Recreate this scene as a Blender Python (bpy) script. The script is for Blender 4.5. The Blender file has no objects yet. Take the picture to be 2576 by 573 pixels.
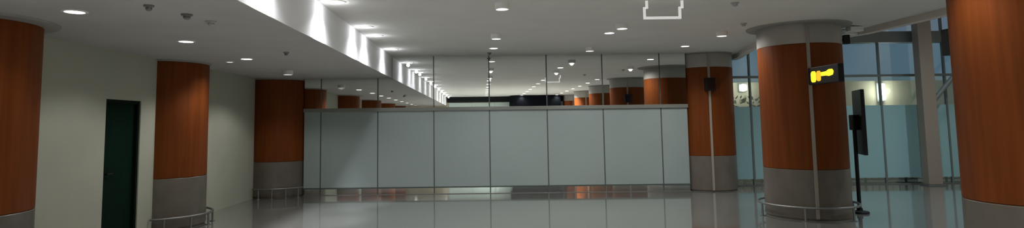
import bpy, bmesh, math, random
from mathutils import Matrix, Vector
PI = math.pi
C = bpy.context.scene.collection
rnd = random.Random(7)

# ------------------------------------------------------------------ helpers
def link(o, parent=None):
    C.objects.link(o)
    if parent is not None:
        o.parent = parent
    return o

def obj(name, bm, m, parent=None, smooth=False, loc=None):
    me = bpy.data.meshes.new(name)
    bmesh.ops.recalc_face_normals(bm, faces=bm.faces)
    bm.to_mesh(me); bm.free()
    if m: me.materials.append(m)
    if smooth:
        for p in me.polygons: p.use_smooth = True
        try: me.set_sharp_from_angle(angle=math.radians(40))
        except Exception: pass
    o = bpy.data.objects.new(name, me)
    if loc is not None: o.location = loc
    return link(o, parent)

def thing(name, label, cat, loc=(0, 0, 0), rotz=0, group=None):
    o = bpy.data.objects.new(name, None)
    o.empty_display_size = .1
    o.location = loc; o.rotation_euler = (0, 0, rotz)
    o['label'] = label; o['category'] = cat
    if group: o['group'] = group
    return link(o)

def tag(o, label, cat, group=None):
    o['label'] = label; o['category'] = cat
    if group: o['group'] = group
    return o

def struct(o, label=None, cat=None):
    o['kind'] = 'structure'
    if label: o['label'] = label
    if cat: o['category'] = cat
    return o

def dup(root, loc, rotz=0, label=None, group=None):
    r = root.copy(); C.objects.link(r); r.location = loc; r.rotation_euler = (0, 0, rotz)
    if label: r['label'] = label
    if group: r['group'] = group
    for ch in list(root.children):
        c = ch.copy(); C.objects.link(c); c.parent = r
        for g in ch.children:
            d = g.copy(); C.objects.link(d); d.parent = c
    return r

def box(bm, x0, x1, y0, y1, z0, z1, bev=0):
    r = bmesh.ops.create_cube(bm, size=1)
    vs = r['verts']
    for v in vs:
        v.co = Vector((x0 + (v.co.x + .5) * (x1 - x0), y0 + (v.co.y + .5) * (y1 - y0), z0 + (v.co.z + .5) * (z1 - z0)))
    if bev:
        es = list({e for v in vs for e in v.link_edges})
        bmesh.ops.bevel(bm, geom=es, offset=bev, segments=2, profile=.6, affect='EDGES')
    return bm

def bx(*a, bev=0):
    return box(bmesh.new(), *a, bev=bev)

def lathe(bm, prof, n=48, c=(0, 0, 0), a0=0, a1=2 * PI, cap=True):
    """profile of (r, z) turned about the vertical through c; full turn when a1-a0 is 2 pi"""
    full = abs((a1 - a0) - 2 * PI) < 1e-6
    rings = []
    for r, z in prof:
        if r < 1e-6:
            rings.append([bm.verts.new((c[0], c[1], c[2] + z))])
        else:
            k = n if full else n + 1
            rings.append([bm.verts.new((c[0] + r * math.cos(a0 + (a1 - a0) * i / n), c[1] + r * math.sin(a0 + (a1 - a0) * i / n), c[2] + z)) for i in range(k)])
    for A, B in zip(rings[:-1], rings[1:]):
        m = max(len(A), len(B))
        cnt = m if full else m - 1
        for i in range(cnt):
            j = (i + 1) % m
            q = []
            for v in (A[i % len(A)], A[j % len(A)], B[j % len(B)], B[i % len(B)]):
                if v not in q: q.append(v)
            if len(q) > 2: bm.faces.new(q)
    if cap:
        for R in (rings[0], rings[-1]):
            if len(R) > 2:
                try: bm.faces.new(R)
                except ValueError: pass
    return bm

def tube(bm, pts, r, n=10, closed=False):
    pts = [Vector(p) for p in pts]
    N = len(pts); rings = []
    up = Vector((0, 0, 1))
    for i, p in enumerate(pts):
        if closed: t = pts[(i + 1) % N] - pts[i - 1]
        else: t = pts[min(i + 1, N - 1)] - pts[max(i - 1, 0)]
        t.normalize()
        u = up if abs(t.dot(up)) < .95 else Vector((1, 0, 0))
        s = t.cross(u).normalized(); w = s.cross(t)
        rings.append([bm.verts.new(p + r * (math.cos(2 * PI * k / n) * s + math.sin(2 * PI * k / n) * w)) for k in range(n)])
    for i in range(N if closed else N - 1):
        A, B = rings[i], rings[(i + 1) % N]
        for k in range(n):
            bm.faces.new((A[k], A[(k + 1) % n], B[(k + 1) % n], B[k]))
    if not closed:
        bm.faces.new(rings[0]); bm.faces.new(rings[-1])
    return bm

def prism(bm, poly, f0, f1):
    """closed polygon turned into a solid: f0/f1 map a 2-D point to the two ends"""
    A = [bm.verts.new(f0(p)) for p in poly]; B = [bm.verts.new(f1(p)) for p in poly]
    bm.faces.new(A); bm.faces.new(list(reversed(B)))
    for i in range(len(poly)):
        j = (i + 1) % len(poly)
        bm.faces.new((A[i], A[j], B[j], B[i]))
    return bm

def slab(poly, z0, z1):
    return prism(bmesh.new(), poly, lambda p: (p[0], p[1], z0), lambda p: (p[0], p[1], z1))

def sheet(poly, y0, y1):       # polygon in x, z; thickness along y
    return prism(bmesh.new(), poly, lambda p: (p[0], y0, p[1]), lambda p: (p[0], y1, p[1]))

# ------------------------------------------------------------------ materials
def mat(name, col=(.5, .5, .5), rough=.5, metal=0, spec=.5, emit=None, es=1, coat=0):
    m = bpy.data.materials.new(name); m.use_nodes = True
    b = m.node_tree.nodes['Principled BSDF']
    b.inputs['Base Color'].default_value = (*col, 1)
    b.inputs['Roughness'].default_value = rough
    b.inputs['Metallic'].default_value = metal
    b.inputs['Specular IOR Level'].default_value = spec
    b.inputs['Coat Weight'].default_value = coat
    if emit:
        b.inputs['Emission Color'].default_value = (*emit, 1)
        b.inputs['Emission Strength'].default_value = es
    return m

def vary(m, c0, c1, scale, stretch=(1, 1, 1), detail=4, bump=0, rough=None):
    nt = m.node_tree; N = nt.nodes; b = N['Principled BSDF']
    tc = N.new('ShaderNodeTexCoord'); mp = N.new('ShaderNodeMapping')
    mp.inputs['Scale'].default_value = stretch
    nz = N.new('ShaderNodeTexNoise'); nz.inputs['Scale'].default_value = scale; nz.inputs['Detail'].default_value = detail
    cr = N.new('ShaderNodeValToRGB')
    cr.color_ramp.elements[0].position = .3; cr.color_ramp.elements[0].color = (*c0, 1)
    cr.color_ramp.elements[1].position = .7; cr.color_ramp.elements[1].color = (*c1, 1)
    L = nt.links
    L.new(tc.outputs['Object'], mp.inputs['Vector']); L.new(mp.outputs[0], nz.inputs['Vector'])
    L.new(nz.outputs['Fac'], cr.inputs['Fac']); L.new(cr.outputs['Color'], b.inputs['Base Color'])
    if bump:
        bp = N.new('ShaderNodeBump'); bp.inputs['Strength'].default_value = bump; bp.inputs['Distance'].default_value = .01
        L.new(nz.outputs['Fac'], bp.inputs['Height']); L.new(bp.outputs[0], b.inputs['Normal'])
    return m

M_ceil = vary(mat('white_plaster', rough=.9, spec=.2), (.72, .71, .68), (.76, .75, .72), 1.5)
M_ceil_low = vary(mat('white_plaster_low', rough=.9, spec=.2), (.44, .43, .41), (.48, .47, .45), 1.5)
M_face = mat('white_soffit_face', (.88, .88, .88), .8, spec=.2)
M_wall = vary(mat('cream_paint', rough=.8, spec=.25), (.42, .435, .355), (.46, .475, .39), 1.2)
M_beige = vary(mat('beige_render', rough=.85, spec=.2), (.60, .52, .40), (.66, .58, .45), 2)
M_dark = mat('dark_panel', (.016, .018, .019), .8, spec=.1)
M_wood = vary(mat('orange_wood_veneer', rough=.5, spec=.10), (.130, .032, .0062), (.180, .046, .0088), 3.0, (5, 5, .25), 6)
M_stone = vary(mat('grey_stone_cladding', rough=.35, spec=.4), (.112, .096, .080), (.148, .128, .108), 4, (1, 1, .6), 5)
M_band = vary(mat('grey_metal_band', rough=.45, spec=.4), (.31, .295, .265), (.34, .32, .29), 4)
M_cap = mat('dark_ceiling_ring', (.27, .26, .24), .6)
M_gap = mat('shadow_joint', (.04, .035, .03), .7)
M_conduit = mat('pale_metal_trunking', (.30, .265, .225), .5)
M_steel = mat('brushed_steel', (.24, .24, .235), .38, metal=.8)
M_steel_d = mat('dull_steel', (.16, .16, .155), .5, metal=.4)
M_white = mat('white_enamel', (.8, .8, .78), .4)
M_black = mat('black_plastic', (.007, .007, .008), .5, spec=.25)
M_screen = mat('black_screen', (.02, .013, .013), .12)
M_green = vary(mat('dark_green_paint', rough=.6, spec=.04), (.003, .013, .008), (.0045, .017, .0105), 3, (3, 3, .4))
M_green_d = mat('dark_door_frame', (.004, .009, .006), .6, spec=.05)
M_chrome = mat('satin_chrome', (.5, .5, .5), .25, metal=1)
M_joint = mat('dark_green_glass_joint', (.075, .10, .09), .35)
M_rail = mat('pale_transom', (.21, .215, .20), .4)
M_railg = mat('steel_gray_paint', (.17, .175, .17), .5)
M_beam = mat('blue_grey_steel', (.17, .19, .19), .5)
M_post = mat('brown_grey_steel', (.31, .255, .21), .5)
M_yellow = mat('lit_yellow', (.8, .6, .02), .5, emit=(1, .80, .02), es=1.05)
M_orange = mat('lit_amber', (.7, .35, .02), .5, emit=(.95, .50, .01), es=.8)
M_lens = mat('lit_lens', (.9, .9, .9), .4, emit=(1, .98, .95), es=9)
M_lens_dim = mat('dim_lens', (.9, .9, .9), .4, emit=(1, .98, .95), es=1.6)
M_wash = mat('cool_lit_lens', (.9, .9, .9), .4, emit=(.95, .96, 1), es=9)
M_lamp = mat('wall_lamp_glow', (.9, .9, .9), .4, emit=(.95, 1, 1), es=2.2)
M_frame_glow = mat('white_frame_added_glow', (.8, .8, .78), .4, emit=(1, .99, .95), es=.38)  # white frame bars, emission added so they read brighter than the ceiling
M_fascia = vary(mat('fascia_paint', rough=.8, spec=.2), (.66, .62, .56), (.70, .66, .60), 2)

M_frost = vary(mat('frosted_film', rough=.32, spec=.45), (.315, .375, .37), (.335, .40, .39), .8)
M_frost_rear = vary(mat('rear_frosted_film', rough=.4, spec=.3), (.66, .78, .73), (.70, .82, .77), .8)
M_frost_teal = vary(mat('teal_frosted_film', rough=.32, spec=.45), (.33, .55, .58), (.36, .58, .61), .8)

def glass(name, refl, tint, rcol=(.97, 1, .99)):
    m = bpy.data.materials.new(name); m.use_nodes = True
    nt = m.node_tree; N = nt.nodes; N.remove(N['Principled BSDF'])
    out = N['Material Output']
    g = N.new('ShaderNodeBsdfGlossy'); g.inputs['Roughness'].default_value = 0.0; g.inputs['Color'].default_value = (*rcol, 1)
    t = N.new('ShaderNodeBsdfTransparent'); t.inputs['Color'].default_value = (*tint, 1)
    mx = N.new('ShaderNodeMixShader'); mx.inputs['Fac'].default_value = refl
    nt.links.new(t.outputs[0], mx.inputs[1]); nt.links.new(g.outputs[0], mx.inputs[2]); nt.links.new(mx.outputs[0], out.inputs['Surface'])
    return m
M_mirror = glass('reflective_glass', .97, (.8, .9, .87))
M_clear = glass('clear_glass', .16, (.86, .95, .93))
def bluepane(name, col):
    m = bpy.data.materials.new(name); m.use_nodes = True
    nt = m.node_tree; N = nt.nodes; N.remove(N['Principled BSDF'])
    t = N.new('ShaderNodeBsdfTransparent'); t.inputs['Color'].default_value = (*col, 1)
    g = N.new('ShaderNodeBsdfGlossy'); g.inputs['Roughness'].default_value = .05
    mx = N.new('ShaderNodeMixShader'); mx.inputs['Fac'].default_value = .10
    nt.links.new(t.outputs[0], mx.inputs[1]); nt.links.new(g.outputs[0], mx.inputs[2]); nt.links.new(mx.outputs[0], N['Material Output'].inputs['Surface'])
    return m
M_bluepane = bluepane('blue_tinted_glass', (.82, .93, .965))
M_skypane = bluepane('sky_glass', (.96, .97, 1.0))

# floor: polished grey stone, big tiles with faint joints
M_floor = mat('polished_stone_floor', rough=.4, spec=.0)
def floor_nodes(m):
    nt = m.node_tree; N = nt.nodes; L = nt.links; b = N['Principled BSDF']
    tc = N.new('ShaderNodeTexCoord')
    br = N.new('ShaderNodeTexBrick'); br.offset = 0
    br.inputs['Color1'].default_value = (.325, .325, .308, 1); br.inputs['Color2'].default_value = (.34, .34, .322, 1)
    br.inputs['Mortar'].default_value = (.30, .30, .285, 1)
    br.inputs['Scale'].default_value = 1; br.inputs['Brick Width'].default_value = .8; br.inputs['Row Height'].default_value = .8
    br.inputs['Mortar Size'].default_value = .004
    nz = N.new('ShaderNodeTexNoise'); nz.inputs['Scale'].default_value = 9; nz.inputs['Detail'].default_value = 6
    mx = N.new('ShaderNodeMix'); mx.data_type = 'RGBA'; mx.blend_type = 'MULTIPLY'; mx.inputs['Factor'].default_value = .25
    L.new(tc.outputs['Object'], br.inputs['Vector']); L.new(tc.outputs['Object'], nz.inputs['Vector'])
    L.new(br.outputs['Color'], mx.inputs['A']); L.new(nz.outputs['Fac'], mx.inputs['B'])
    L.new(mx.outputs['Result'], b.inputs['Base Color'])
    n2 = N.new('ShaderNodeTexNoise'); n2.inputs['Scale'].default_value = 1.3
    mr = N.new('ShaderNodeMapRange'); mr.inputs['To Min'].default_value = .05; mr.inputs['To Max'].default_value = .09
    L.new(tc.outputs['Object'], n2.inputs['Vector']); L.new(n2.outputs['Fac'], mr.inputs['Value'])
    # polish: the mirror share grows towards a flat viewing angle, as on any waxed stone
    g = N.new('ShaderNodeBsdfGlossy'); g.inputs['Color'].default_value = (.83, .845, .835, 1); L.new(mr.outputs[0], g.inputs['Roughness'])
    lw = N.new('ShaderNodeLayerWeight'); lw.inputs['Blend'].default_value = .5
    pw = N.new('ShaderNodeMath'); pw.operation = 'POWER'; pw.inputs[1].default_value = 2.1; L.new(lw.outputs['Facing'], pw.inputs[0])
    ma = N.new('ShaderNodeMath'); ma.operation = 'MULTIPLY_ADD'; ma.inputs[1].default_value = .95; ma.inputs[2].default_value = .06; ma.use_clamp = True
    L.new(pw.outputs[0], ma.inputs[0])
    ms = N.new('ShaderNodeMixShader'); L.new(ma.outputs[0], ms.inputs['Fac']); L.new(b.outputs[0], ms.inputs[1]); L.new(g.outputs[0], ms.inputs[2])
    L.new(ms.outputs[0], N['Material Output'].inputs['Surface'])
floor_nodes(M_floor)

# ------------------------------------------------------------------ dimensions (metres; the eye is at 0,0,1.65, the hall runs along +y)
H, HL = 3.28, 2.76           # high ceiling, dropped ceiling on the left
XS = -2.15                   # face of the drop
XW = -5.27                   # left wall
YG, YG2 = 14.30, 15.20       # reflective glass screen, atrium glass
YB = -8.0                    # far end behind the camera
XR, HA = 13.0, 6.5           # atrium right wall, atrium roof

# ------------------------------------------------------------------ setting
struct(obj('floor', bx(XW - .3, XR + .3, YB - .3, 20.5, -.15, 0), M_floor), 'polished grey stone floor reflecting the frosted glass', 'floor')
edge = [(6.95, YB), (6.95, 10.75), (6.8, 11.25), (6.45, 11.75), (6.05, 12.1), (5.8, 12.4), (5.85, 12.9), (6.05, 13.7), (6.3, 14.6), (6.4, YG2)]
struct(obj('ceiling', slab([(XS, YB)] + edge + [(XS, YG2)], H, H + .12), M_ceil), 'high white plaster ceiling over the middle of the hall', 'ceiling')
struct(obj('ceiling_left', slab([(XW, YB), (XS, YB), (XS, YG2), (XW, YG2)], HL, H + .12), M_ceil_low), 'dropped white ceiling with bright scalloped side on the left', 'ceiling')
struct(obj('trim_2', bx(XS, XS + .012, YB, YG - .03, HL, H), M_face), 'bright white upright face of the dropped ceiling', 'fascia')
# left wall with a door opening
DY0, DY1, DH = 7.86, 8.82, 2.06
DY0, DY1 = 8.38, 9.24
bm = bx(XW - .25, XW, YB, DY0, 0, HL); box(bm, XW - .25, XW, DY1, YG2, 0, HL); box(bm, XW - .25, XW, DY0, DY1, DH, HL)
box(bm, XW - .25, XW - .16, DY0, DY1, 0, DH)
struct(obj('wall_left', bm, M_wall), 'cream painted left wall with scallops of light', 'wall')
d = thing('door_1', 'tall dark green door in the cream left wall', 'door', (XW, (DY0 + DY1) / 2, 0)); d['kind'] = 'structure'
w = (DY1 - DY0) / 2
obj('door_leaf', bx(-.13, -.07, -w + .05, w - .05, .01, DH - .05, bev=.004), M_green, d)
bm = bx(-.15, -.02, -w, -w + .05, 0, DH); box(bm, -.15, -.02, w - .05, w, 0, DH); box(bm, -.15, -.02, -w + .05, w - .05, DH - .05, DH)
obj('door_frame', bm, M_green_d, d)
bm = tube(bmesh.new(), [(-.07, -w + .12, 1.0), (-.02, -w + .12, 1.0), (-.02, -w + .24, 1.0)], .011)
obj('door_handle', bm, M_black, d, True)
# far end behind the viewer, seen in the glass only
struct(obj('wall_rear', bx(XW, XR, YB - .25, YB, 0, HA), M_beige), 'beige end wall at the back of the hall', 'wall')
wr = thing('window_3', 'frosted glass screen across the rear end of the hall', 'window', (0, YB, 0)); wr['kind'] = 'structure'
for i in range(5):
    x = -2.0 + i * 1.4
    fp = obj('frosted_panel', bx(x + .01, x + 1.39, .03, .05, .1, 2.92), M_frost_rear, wr)
obj('head_band', bx(-2.1, 6.9, .02, .10, 2.95, 3.27), M_dark, wr)
obj('sill_channel', bx(-2.1, 5.1, .02, .08, 0, .1), M_steel_d, wr)
t = thing('kiosk', 'dark kiosk by the rear screen, seen in the glass', 'kiosk', (3.2, YB + .75, 0))
obj('kiosk_body', bx(-1.4, 1.4, -.5, .5, 0, 2.35, bev=.02), M_dark, t)
obj('kiosk_fascia', bx(-1.5, 1.5, -.58, .58, 2.35, 3.24, bev=.02), mat('navy_panel', (.007, .008, .011), .9, spec=.05), t)
obj('counter', bx(-1.3, 1.3, .5, .72, .95, 1.02, bev=.01), M_steel_d, t)
# atrium shell
struct(obj('wall_right', bx(XR, XR + .25, YB, YG2, 0, HA), M_beige), 'beige side wall of the tall glazed bay', 'wall')
struct(obj('ceiling_right', bx(6.2, XR, YB, YG2, HA, HA + .15), M_ceil), 'high ceiling of the glazed bay', 'ceiling')
struct(obj('wall_upper', bx(6.2, 6.45, YB, 10.5, H + .12, HA), M_wall), 'wall above the edge of the hall ceiling', 'wall')
# fascia along the edge of the high ceiling
path = edge[:]
bm = bmesh.new()
inner, outer = [], []
for i, p in enumerate(path):
    a = Vector(path[max(i - 1, 0)]); b = Vector(path[min(i + 1, len(path) - 1)])
    n = (b - a).normalized(); n = Vector((n.y, -n.x))
    inner.append(Vector(p)); outer.append(Vector(p) + n * .14)
poly = [tuple(p) for p in inner] + [tuple(p) for p in reversed(outer)]
A = [bm.verts.new((x, y, H - .10)) for x, y in poly]; B = [bm.verts.new((x, y, H + .12)) for x, y in poly]
k = len(inner); nn = len(poly)
for V in (A, B):
    for i in range(k - 1): bm.faces.new((V[i], V[i + 1], V[nn - 2 - i], V[nn - 1 - i]))
for i in range(nn):
    j = (i + 1) % nn; bm.faces.new((A[i], A[j], B[j], B[i]))
struct(obj('trim_1', bm, M_fascia), 'brownish fascia along the right edge of the hall ceiling', 'fascia')
# outside / beyond
struct(obj('wall_back', bx(XW - .3, 6.6, 17.2, 17.4, 0, H + .2), M_dark), 'dark wall behind the reflective glass', 'wall')
struct(obj('wall_beyond', bx(6.6, 20, 18.0, 18.2, 0, 2.78), M_beige), 'beige wall beyond the clear glass on the right', 'wall')
struct(obj('ceiling_back', bx(XW - .3, 6.4, YG2 + .05, 17.2, H, H + .12), M_dark), 'dark ceiling behind the reflective glass', 'ceiling')

# ------------------------------------------------------------------ reflective glass screen
FZ0, FZ1 = .165, 1.965
win = thing('window_1', 'long glass screen with a frosted band and reflective clear strips', 'window', (0, YG, 0)); win['kind'] = 'structure'
seams = [-4.25, -3.84, -2.48, -1.14, .19, 1.57, 2.91, 4.29, 4.93]
for a, b in zip(seams[:-1], seams[1:]):
    a2, b2 = a + .014, b - .014
    if b2 < XS: top = [(b2, HL), (a2, HL)]
    elif a2 > XS: top = [(b2, H), (a2, H)]
    else: top = [(b2, H), (XS + .016, H), (XS + .016, HL), (a2, HL)]
    p = obj('glass_pane', sheet([(a2, .012), (b2, .012)] + top, -.006, .006), M_mirror, win)
    obj('frosted_band', bx(a2, b2, -.010, -.007, FZ0, FZ1), M_frost, p)
for s in seams[1:-1]:
    obj('glass_joint', bx(s - .013, s + .013, -.008, .008, .012, HL if s < XS else H), M_joint, win)
obj('transom_bar', bx(-4.25, 4.93, -.05, -.012, FZ1, FZ1 + .085, bev=.006), M_rail, win)
obj('floor_channel', bx(-4.25, 4.93, -.02, .02, 0, .012), M_steel_d, win)
obj('film_edge', bx(-4.25, 4.93, -.013, -.0105, FZ0 - .02, FZ0 + .012), M_joint, win)

# ------------------------------------------------------------------ atrium glass
win2 = thing('window_2', 'tall glazing of blue upper panes over teal frosted band behind the columns', 'window', (0, YG2, 0)); win2['kind'] = 'structure'
s2 = [6.15, 6.85, 8.5, 10.17, 11.83, 12.98]
TZ, BZ0, BZ1 = 2.74, 3.57, 3.85
for a, b in zip(s2[:-1], s2[1:]):
    a2, b2 = a + .014, b - .014
    p = obj('glass_pane', bx(a2, b2, -.006, .006, .02, TZ - .03), M_clear, win2)
    obj('frosted_band', bx(a2, b2, -.012, -.008, .17, 1.985), M_frost_teal, p)
    obj('blue_pane', bx(a2, b2, -.006, .006, TZ + .03, BZ0), M_bluepane, win2)
    obj('sky_pane', bx(a2, b2, -.006, .006, BZ1, HA), M_skypane, win2)
for s in s2[1:-1]:
    obj('mullion', bx(s - .022, s + .022, -.03, .03, .02, BZ0), M_beam, win2)
    obj('upper_mullion', bx(s - .022, s + .022, -.03, .03, BZ1, HA), M_beam, win2)
obj('transom_bar', bx(6.15, 12.98, -.035, .035, TZ - .03, TZ + .03), M_beam, win2)
obj('steel_beam', bx(6.42, 12.98, -.18, .10, BZ0, BZ1, bev=.01), M_beam, win2)
obj('floor_channel', bx(6.15, 12.98, -.03, .03, 0, .02), M_steel_d, win2)
t = thing('steel_post', 'grey steel post in front of the blue and teal glazing', 'post', (11.02, YG2 - .42, 0))
obj('post_shaft', bx(-.17, .17, -.11, .11, .03, BZ1 + 1.6, bev=.015), M_post, t)
obj('post_foot', bx(-.22, .22, -.16, .16, 0, .03, bev=.006), M_steel_d, t)
bm = tube(bmesh.new(), [(.16, .0, 2.05), (.56, .0, 2.50), (1.5, .0, 3.50)], .055, 12)
obj('brace', bm, M_beam, t, True)

# guard railing outside the clear strip
t = thing('guard_railing', 'dark railing of upright bars outside the foot of the right glazing', 'railing', (0, 16.0, 0))
obj('top_rail', tube(bmesh.new(), [(6.9, 0, .92), (12.9, 0, .92)], .025), M_steel_d, t, True)
obj('bottom_rail', tube(bmesh.new(), [(6.9, 0, .05), (12.9, 0, .05)], .018), M_steel_d, t, True)
for i in range(34):
    x = 6.95 + i * .178
    big = i % 6 == 0
    obj('post' if big else 'baluster', tube(bmesh.new(), [(x, 0, 0 if big else .05), (x, 0, .92)], .03 if big else .012, 8), M_steel_d, t, True)
# wall lamp on the beige wall beyond
t = thing('wall_lamp', 'tall glowing wall lamp on the beige wall beyond the clear glass', 'lamp', (12.02, 18.0, 2.20))
obj('back_plate', bx(-.10, .10, -.03, 0, -.05, .52, bev=.008), M_white, t)
obj('lamp_diffuser', lathe(bmesh.new(), [(0, -.02), (.08, 0), (.085, .03), (.085, .46), (.07, .49), (0, .5)], 20, (0, -.12, 0)), M_lamp, t, True)
t = thing('wall_lamp', 'small glowing wall lamp seen between the two right-hand columns', 'lamp', (7.86, 18.0, 2.62))
obj('back_plate', bx(-.09, .09, -.03, 0, -.12, .12, bev=.008), M_white, t)
obj('lamp_diffuser', lathe(bmesh.new(), [(0, -.12), (.09, -.09), (.11, 0), (.09, .09), (0, .12)], 20, (0, -.13, 0)), M_lamp, t, True)
def glow(t, e, z):
    l = bpy.data.lights.new('lamp_glow', 'POINT'); l.energy = e; l.shadow_soft_size = .1; l.color = (1, .97, .86)
    o = bpy.data.objects.new('lamp_glow', l); o.location = (0, -.35, z); link(o, t)
for o in [o for o in C.objects if o.name.startswith('wall_lamp')]:
    glow(o, 20 if o.location.x > 10 else 11, .25 if o.location.x > 10 else 0)
# hedge outside between columns
bm = bmesh.new()
for i in range(420):
    c = Vector((rnd.uniform(7.2, 8.9), rnd.uniform(17.1, 17.7), rnd.uniform(.05, 2.32)))
    s = rnd.uniform(.06, .12); n = Vector((rnd.uniform(-1, 1), rnd.uniform(-1, .2), rnd.uniform(-.4, 1))).normalized()
    u = n.orthogonal().normalized(); v = n.cross(u)
    bm.faces.new([bm.verts.new(c + s * (u * a + v * b * .6)) for a, b in ((-1, 0), (0, -.7), (1, 0), (0, .7))])
hd = thing('shrub', 'leafy green shrub outside the glass between the two right-hand columns', 'shrub', (0, 0, 0))
obj('foliage', bm, vary(mat('leaf_green', rough=.6), (.05, .075, .03), (.10, .13, .055), 6), hd)
bm = bmesh.new()
for i in range(7):
    x = 7.3 + i * .25; tube(bm, [(x, 17.4, 0), (x + .05, 17.42, .9), (x - .03, 17.38, 1.9)], .018, 6)
obj('stem', bm, mat('bark', (.08, .06, .04), .8), hd, True)

# ------------------------------------------------------------------ columns
R = .67
def column(x, y, top, label, band=True, conduit=None, r=R, group=None, lip=.03):
    t = thing('column', label, 'column', (x, y, 0), 0, group)
    zt = top - .36 if band else top - .03
    obj('base_cladding', lathe(bmesh.new(), [(r - .02, 0), (r - .02, .03), (r, .03), (r, .815), (r - .006, .822)], 64), M_stone, t, True)
    obj('wood_cladding', lathe(bmesh.new(), [(r - .012, .822), (r - .002, .832), (r - .002, zt - .006), (r - .012, zt)], 64), M_wood, t, True)
    if band:
        obj('top_band', lathe(bmesh.new(), [(r - .004, zt), (r, zt + .01), (r, top - .035)], 64), M_band, t, True)
    obj('ceiling_ring', lathe(bmesh.new(), [(r - .02, top - .035), (r + lip - .01, top - .022), (r + lip, top - .001), (r - .02, top - .001)], 64), M_cap, t, True)
    if conduit is not None:
        c = (r + .004) * math.cos(conduit), (r + .004) * math.sin(conduit)
        bm = bmesh.new(); box(bm, -.026, .026, -.012, .012, .03, top - .05, bev=.004)
        rot = Matrix.Rotation(conduit + PI / 2, 4, 'Z'); rot.translation = Vector((c[0], c[1], 0))
        bmesh.ops.transform(bm, matrix=rot, verts=bm.verts)
        obj('cable_trunking', bm, M_conduit, t)
    return t

def ang(cx, cy, px, r=R):
    """direction on a column (from its axis) of the spot whose bearing from the viewer is px"""
    s = px
    A = s * s + 1; Bq = -2 * (cx * s + cy); Cq = cx * cx + cy * cy - r * r
    yy = (-Bq - math.sqrt(max(0, Bq * Bq - 4 * A * Cq))) / (2 * A)
    return math.atan2(yy - cy, s * yy - cx)

P_back = (5.50, 14.72); P_mid = (5.63, 10.50); P_near = (5.56, 5.95)
a_back = ang(*P_back, .383); a_mid = ang(*P_mid, .5525)
column(*P_back, H, 'orange and grey round column at the right end of the glass screen', conduit=a_back)
column(*P_mid, H, 'orange and grey round column carrying the yellow lit sign', conduit=a_mid, lip=.17)
column(*P_near, H, 'nearest orange column at the right edge of the photo', conduit=PI / 2 + .25, lip=.1)
column(-4.97, 14.55, HL, 'dark orange column at the left end of the glass screen', band=False, r=.74)
column(-5.44, 10.30, HL, 'orange half-round column between the green door and far left wall', band=False)
column(-5.28, 6.02, HL, 'nearest orange column at the left edge of the photo', band=False, lip=.15)
for y in (1.6, -2.75, -7.1):
    column(5.55, y, H, 'orange column behind the viewer, seen only as a reflection in the glass', conduit=PI / 2 + .25, group='columns seen only in the glass')
    column(-5.2, y, HL, 'orange column behind the viewer, seen only as a reflection in the glass', band=False, group='columns seen only in the glass')

# bumper rails round the column feet
def bumper(x, y, label, a0=None, a1=None, posts=6, z=.22, r=R + .11):
    t = thing('bumper_rail', label, 'rail', (x, y, 0))
    if a0 is None:
        pts = [(r * math.cos(2 * PI * i / 56), r * math.sin(2 * PI * i / 56), z) for i in range(56)]
        obj('rail', tube(bmesh.new(), pts, .019, 10, True), M_steel, t, True)
        angs = [2 * PI * i / posts - .02 for i in range(posts)]
    else:
        pts = [(r * math.cos(a0 + (a1 - a0) * i / 36), r * math.sin(a0 + (a1 - a0) * i / 36), z) for i in range(37)]
        obj('rail', tube(bmesh.new(), pts, .019, 10), M_steel, t, True)
        angs = [a0 + (a1 - a0) * (i + .5) / posts for i in range(posts)]
    for a in angs:
        bm = lathe(bmesh.new(), [(.045, 0), (.045, .008), (.016, .010), (.016, z)], 12, (r * math.cos(a), r * math.sin(a), 0))
        obj('post', bm, M_steel, t, True)
    return t
bumper(*P_mid, 'low steel rail round the foot of the column with the yellow sign')
bumper(*P_near, 'low steel rail round the foot of the nearest right-hand column')
bumper(-4.97, 14.55, 'low steel rail round the foot of the column left of the glass', -PI * .6, -.46, posts=4, r=.85)
bumper(-5.44, 10.30, 'low steel rail round the half-round column beside the green door', -1.32, 1.32, posts=5, z=.2)
bumper(-5.28, 6.02, 'low steel rail round the foot of the nearest left-hand column', -1.5, 1.5, posts=5)

# ------------------------------------------------------------------ signs and boxes on the columns
sx = P_mid[0] + (R + .02) * math.cos(a_mid); sy = P_mid[1] + (R + .02) * math.sin(a_mid)
t = thing('direction_sign', 'black blade sign with glowing yellow symbol and arrow on the column', 'sign', (sx, sy, 2.35))
obj('sign_case', bx(-.045, .045, -.86, -.02, -.14, .14, bev=.012), M_black, t)
obj('mounting_bracket', bx(-.02, .02, -.03, .012, -.06, .06), M_black, t)
def yz(pts, x0, x1):
    return prism(bmesh.new(), pts, lambda p: (x0, p[0], p[1]), lambda p: (x1, p[0], p[1]))
def rrect(cy, cz, w, h, r, n=5):
    out = []
    for qx, qz, a in ((1, 1, 0), (-1, 1, PI / 2), (-1, -1, PI), (1, -1, 1.5 * PI)):
        for i in range(n + 1):
            b = a + PI / 2 * i / n
            out.append((cy + qx * (w / 2 - r) + r * math.cos(b), cz + qz * (h / 2 - r) + r * math.sin(b)))
    return out
# the face looks toward -x; reading direction left to right runs from the column (y=0) to the tip (y=-.86)
obj('yellow_symbol', yz(rrect(-.185, -.015, .15, .18, .05), -.049, -.044), M_yellow, t)
obj('amber_symbol', yz(rrect(-.335, -.012, .12, .165, .04), -.049, -.044), M_orange, t)
arrow = [(-.42, .03), (-.58, .03), (-.56, .085), (-.62, .085), (-.73, .0), (-.62, -.085), (-.56, -.085), (-.58, -.03), (-.42, -.03)]
arrow = [(-.40, .04), (-.54, .045), (-.62, .072), (-.71, .070), (-.745, .03), (-.72, -.02), (-.62, -.035), (-.54, -.022), (-.40, -.02)]
obj('arrow', yz(arrow, -.049, -.044), M_yellow, t)

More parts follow.
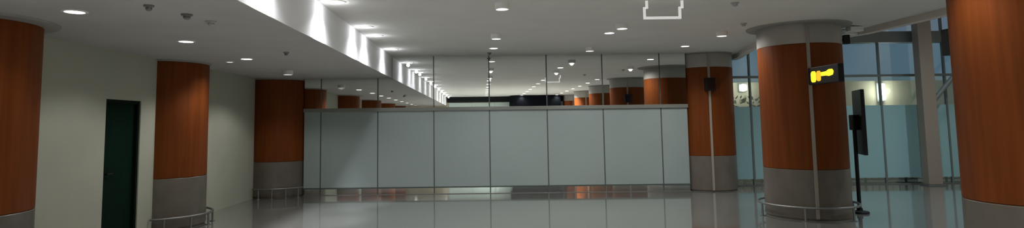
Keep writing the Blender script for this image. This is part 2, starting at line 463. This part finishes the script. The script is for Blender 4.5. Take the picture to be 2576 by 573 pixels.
sx = P_back[0] + (R + .02) * math.cos(a_back); sy = P_back[1] + (R + .02) * math.sin(a_back)
t = thing('sign_box', 'small black box on the column at the end of the glass screen', 'box', (sx, sy, 2.50), a_back + PI / 2)
obj('case', bx(-.115, .115, -.14, .01, -.15, .15, bev=.012), M_black, t)
obj('face_panel', bx(-.095, .095, -.146, -.139, -.13, .13), M_screen, t)
t = thing('sign_box', 'small black box on the far side of the nearest right column', 'box', (P_near[0] - .18, P_near[1] + R + .012, 2.50), PI)
obj('case', bx(-.115, .115, -.14, .01, -.15, .15, bev=.012), M_black, t)
obj('face_panel', bx(-.095, .095, -.146, -.139, -.13, .13), M_screen, t)

# camera and lamp near the top of the middle column
a = -.30
t = thing('security_camera', 'small black camera high on the right of the sign column', 'camera', (P_mid[0] + (R + .003) * math.cos(a), P_mid[1] + (R + .003) * math.sin(a), 3.02), a + PI / 2)
obj('camera_housing', bx(-.05, .05, -.13, -.03, -.08, .08, bev=.012), M_black, t)
obj('wall_bracket', bx(-.02, .02, -.035, .004, -.02, .02), M_black, t)
def flood(x, y, z, rz, label, s=1):
    t = thing('floodlight', label, 'lamp', (x, y, z), rz)
    obj('lamp_housing', bx(-.17 * s, .17 * s, -.06, .06, -.10, -.02, bev=.012), M_white, t)
    obj('yoke', bx(-.02, .02, -.02, .02, -.02, 0), M_white, t)
flood(6.78, 10.86, H + .004, .3, 'larger white floodlight under the ceiling edge right of the sign column')
flood(6.60, 10.42, H + .004, .2, 'smaller white floodlight close to the top of the sign column', .8)

# ------------------------------------------------------------------ monitor stand beside the middle column
t = thing('display_stand', 'tall black display screen on a pole beside the sign column', 'stand', (6.62, 10.65, 0))
obj('base', lathe(bmesh.new(), [(0, 0), (.145, 0), (.15, .015), (.14, .035), (.05, .05), (.045, .09), (0, .09)], 32), M_black, t, True)
obj('pole', lathe(bmesh.new(), [(.032, .08), (.032, 1.72)], 16), M_black, t, True)
bm = bx(-.05, .085, -.07, .07, 1.45, 1.72, bev=.015)
obj('bracket', bm, M_black, t)
phi = math.atan2(6.62, 10.65) - .18       # bearing of the screen plane: almost edge-on from the hall
mtx = Matrix.Rotation(-phi, 4, 'Z'); mtx.translation = Vector((.12, .03, 0))
bm = bx(-.03, .03, -.36, .36, 1.02, 2.16, bev=.01); bmesh.ops.transform(bm, matrix=mtx, verts=bm.verts)
obj('screen_case', bm, M_black, t)
bm = bx(.030, .034, -.33, .33, 1.06, 2.12); bmesh.ops.transform(bm, matrix=mtx, verts=bm.verts)
obj('screen', bm, M_screen, t)

# ------------------------------------------------------------------ ceiling fixtures
SPOT = 114.0
def spot(parent, power, size=2.2, col=(1, .985, .95), z=-.03, blend=.8):
    l = bpy.data.lights.new('downlight_beam', 'SPOT'); l.energy = power; l.spot_size = size; l.spot_blend = blend
    l.shadow_soft_size = .05; l.color = col
    o = bpy.data.objects.new('downlight_beam', l); o.location = (0, 0, z); link(o, parent)
    return o
def recessed(x, y, z, label, lens=M_lens, power=SPOT, group=None, r=.085, col=(1, .985, .95), size=2.3, blend=.8):
    t = thing('recessed_downlight', label, 'ceiling light', (x, y, z), 0, group)
    obj('trim_ring', lathe(bmesh.new(), [(r, -.001), (r + .002, -.010), (r + .028, -.006), (r + .030, -.001)], 32, cap=False), M_white, t, True)
    obj('lens', lathe(bmesh.new(), [(0, -.005), (r, -.005), (r, -.002), (0, -.002)], 32), lens, t, True)
    spot(t, power, size, col, -.015, blend)
    return t
def drum(x, y, z, label, power=SPOT * .6, group=None, r=.10, size=3.05, blend=.8):
    t = thing('drum_downlight', label, 'ceiling light', (x, y, z), 0, group)
    obj('drum_body', lathe(bmesh.new(), [(r, 0), (r, -.075), (r - .008, -.085), (r - .015, -.085), (r - .015, -.06)], 32, cap=False), M_white, t, True)
    obj('lens', lathe(bmesh.new(), [(0, -.062), (r - .012, -.062), (r - .012, -.055), (0, -.055)], 32), M_lens_dim, t, True)
    spot(t, power, size, z=-.088, blend=blend)
    return t
recessed(.28, 12.90, H, 'bright flush downlight nearest the glass in the middle row of the high ceiling', power=SPOT * .7)
drum(.29, 10.90, H, 'white drum downlight in the middle row, second from the glass')
drum(.30, 8.04, H, 'white drum downlight cut by the top of the photo in the middle row')
drum(2.39, 12.97, H, 'white drum downlight nearest the glass in the row right of middle')
recessed(2.37, 10.87, H, 'bright flush downlight between two drum lights in the row right of middle')
drum(2.37, 9.88, H, 'white drum downlight just left of the hanging white frame')
recessed(4.47, 12.95, H, 'bright flush downlight just in front of the end column of the glass', power=SPOT * .9)
drum(4.45, 10.90, H, 'white drum downlight left of the sign column')
WC = (.93, .95, 1)
def washer(t, k):           # the tilted beam of a wall washer, aimed at the upright face beside it
    o = spot(t, SPOT * k, 1.02, WC, -.02, .55); o.rotation_euler = (0, math.radians(26), 0)
    l = bpy.data.lights.new('lens_glow', 'POINT'); l.energy = SPOT * .024; l.shadow_soft_size = .04; l.color = WC
    o = bpy.data.objects.new('lens_glow', l); o.location = (-.03, 0, -.07); link(o, t)
washl = ['wall-washing downlight nearest the glass beside the dropped ceiling', 'wall-washing downlight second from the glass beside the dropped ceiling',
         'wall-washing downlight third from the glass beside the dropped ceiling', 'wall-washing downlight at the top edge of the photo beside the dropped ceiling',
         'wall-washing downlight whose glow fills the nearest scallop of the dropped ceiling']
for y, lb in zip((12.85, 10.85, 9.85, 7.8, 5.75), washl):
    washer(recessed(-1.90, y, H, lb, M_wash, SPOT * (.4 if y > 12 else .55), col=WC, size=2.3), 2.5)
recessed(-3.82, 7.67, HL, 'bright flush downlight above the green door in the dropped ceiling', power=SPOT * .42, size=2.42, blend=.4)
recessed(-3.86, 9.77, HL, 'bright flush downlight in the middle of the dropped ceiling', power=SPOT * .42, size=2.42, blend=.4)
drum(-3.90, 12.0, HL, 'white drum downlight nearest the glass in the dropped ceiling', SPOT * .38, size=2.42, blend=.4)
recessed(-4.32, 10.2, HL, 'small dim spotlight beside the bright light in the dropped ceiling', M_lens_dim, SPOT * .25, r=.05)
g = 'downlights behind the viewer, seen only in the glass'
gl = 'flush downlight of the hall ceiling, seen only as a reflection in the glass'
for y in (3.7, 1.65, -.4, -2.45, -4.5, -6.55):
    washer(recessed(-1.90, y, H, gl, M_wash, SPOT * .9, g, col=WC, size=2.3), 3.2)
    for x in (.3, 2.38, 4.46): recessed(x, y, H, gl, M_lens, SPOT * (.3 if y < -6 and x > 2 else 4.8 if y < 0 else 1.0), g)
    recessed(-3.86, y, HL, gl, M_lens, SPOT * .8, g)
for x in (.3, 2.38, 4.46): recessed(x, 5.75, H, gl, M_lens, SPOT * (.5 if x > 4 else 1), g)
recessed(-3.86, 5.6, HL, gl, M_lens, SPOT * .22, g)
for y in (-4.0, 1.0, 6.0, 11.5):  # unseen downlights, added to brighten the right side and its glazing
    for x in (8.6, 11.4): recessed(x, y, HA, 'unseen downlight added in the high ceiling of the glazed bay', M_wash, SPOT * 4.3, 'added downlights of the glazed bay', r=.11, col=(.86, .95, 1), size=1.9)

def detector(x, y, z, label, m, r=.055):
    t = thing('smoke_detector', label, 'detector', (x, y, z))
    obj('detector_base', lathe(bmesh.new(), [(r, -.001), (r, -.012), (r * .8, -.018), (0, -.018)], 24, cap=False), m, t, True)
    obj('sensor_head', lathe(bmesh.new(), [(r * .62, -.017), (r * .62, -.04), (r * .35, -.052), (0, -.052)], 24, cap=False), m, t, True)
M_det = mat('grey_plastic', (.16, .16, .155), .5)
M_det2 = mat('pale_grey_plastic', (.42, .41, .40), .5)
detector(-2.90, 5.82, HL, 'dark detector on the dropped ceiling above the flush light', M_det)
detector(-2.84, 6.22, HL, 'pale detector on the dropped ceiling right of the dark one', M_det2)
detector(-2.94, 8.95, HL, 'dark detector on the dropped ceiling near the far drum light', M_det, .045)
detector(-3.02, 5.36, HL, 'dark detector cut by the top edge on the dropped ceiling', M_det, .045)
detector(4.45, 9.98, H, 'small grey detector behind the drum light left of sign column', M_det2)
detector(3.55, 8.2, H, 'grey detector near the top edge right of the hanging frame', M_det2)
detector(.20, 13.75, H, 'small dark detector close to the glass in the middle of ceiling', M_det, .05)

# hanging white frame
t = thing('hanging_frame', 'white open rectangular frame hung from the ceiling, brightened by added glow', 'frame', (2.47, 8.0, 0))
zb = 3.045
obj('bottom_bar', bx(-.255, .255, -.015, .015, zb - .017, zb + .017, bev=.003), M_frame_glow, t)
for s in (-1, 1):
    obj('side_bar', bx(s * .24 - .016, s * .24 + .016, -.015, .015, zb + .017, zb + .15, bev=.003), M_frame_glow, t)
    obj('hanger', bx(s * .24 + .018, s * .24 + .050, -.015, .015, zb + .128, H, bev=.003), M_frame_glow, t)

# ------------------------------------------------------------------ world, camera, view
w = bpy.data.worlds.new('dusk_sky'); bpy.context.scene.world = w; w.use_nodes = True
nt = w.node_tree
bg = nt.nodes['Background']; bg.inputs['Color'].default_value = (.56, .80, 1.0, 1); bg.inputs['Strength'].default_value = .185

cam = bpy.data.cameras.new('camera'); co = bpy.data.objects.new('camera', cam); link(co)
cam.sensor_width = 36; cam.sensor_fit = 'HORIZONTAL'; cam.lens = 36 * 1500 / 2576
cam.shift_x = (1288 - 1210) / 2576; cam.shift_y = (179 - 286.5) / 2576
cam.clip_end = 200
pitch, roll = math.radians(5.0), math.radians(.72)
co.matrix_world = Matrix.Translation((0, 0, 1.65)) @ Matrix.Rotation(PI / 2 + pitch, 4, 'X') @ Matrix.Rotation(-roll, 4, 'Z')
sc = bpy.context.scene; sc.camera = co
sc.view_settings.view_transform = 'Standard'; sc.view_settings.look = 'None'
sc.view_settings.gamma = 1; sc.view_settings.use_curve_mapping = False
sc.view_settings.exposure = .16
sc.cycles.use_denoising = True
sc.cycles.max_bounces = 12; sc.cycles.transparent_max_bounces = 12; sc.cycles.diffuse_bounces = 5; sc.cycles.glossy_bounces = 6
sc.cycles.caustics_reflective = False; sc.cycles.caustics_refractive = False
sc.cycles.sample_clamp_indirect = 6
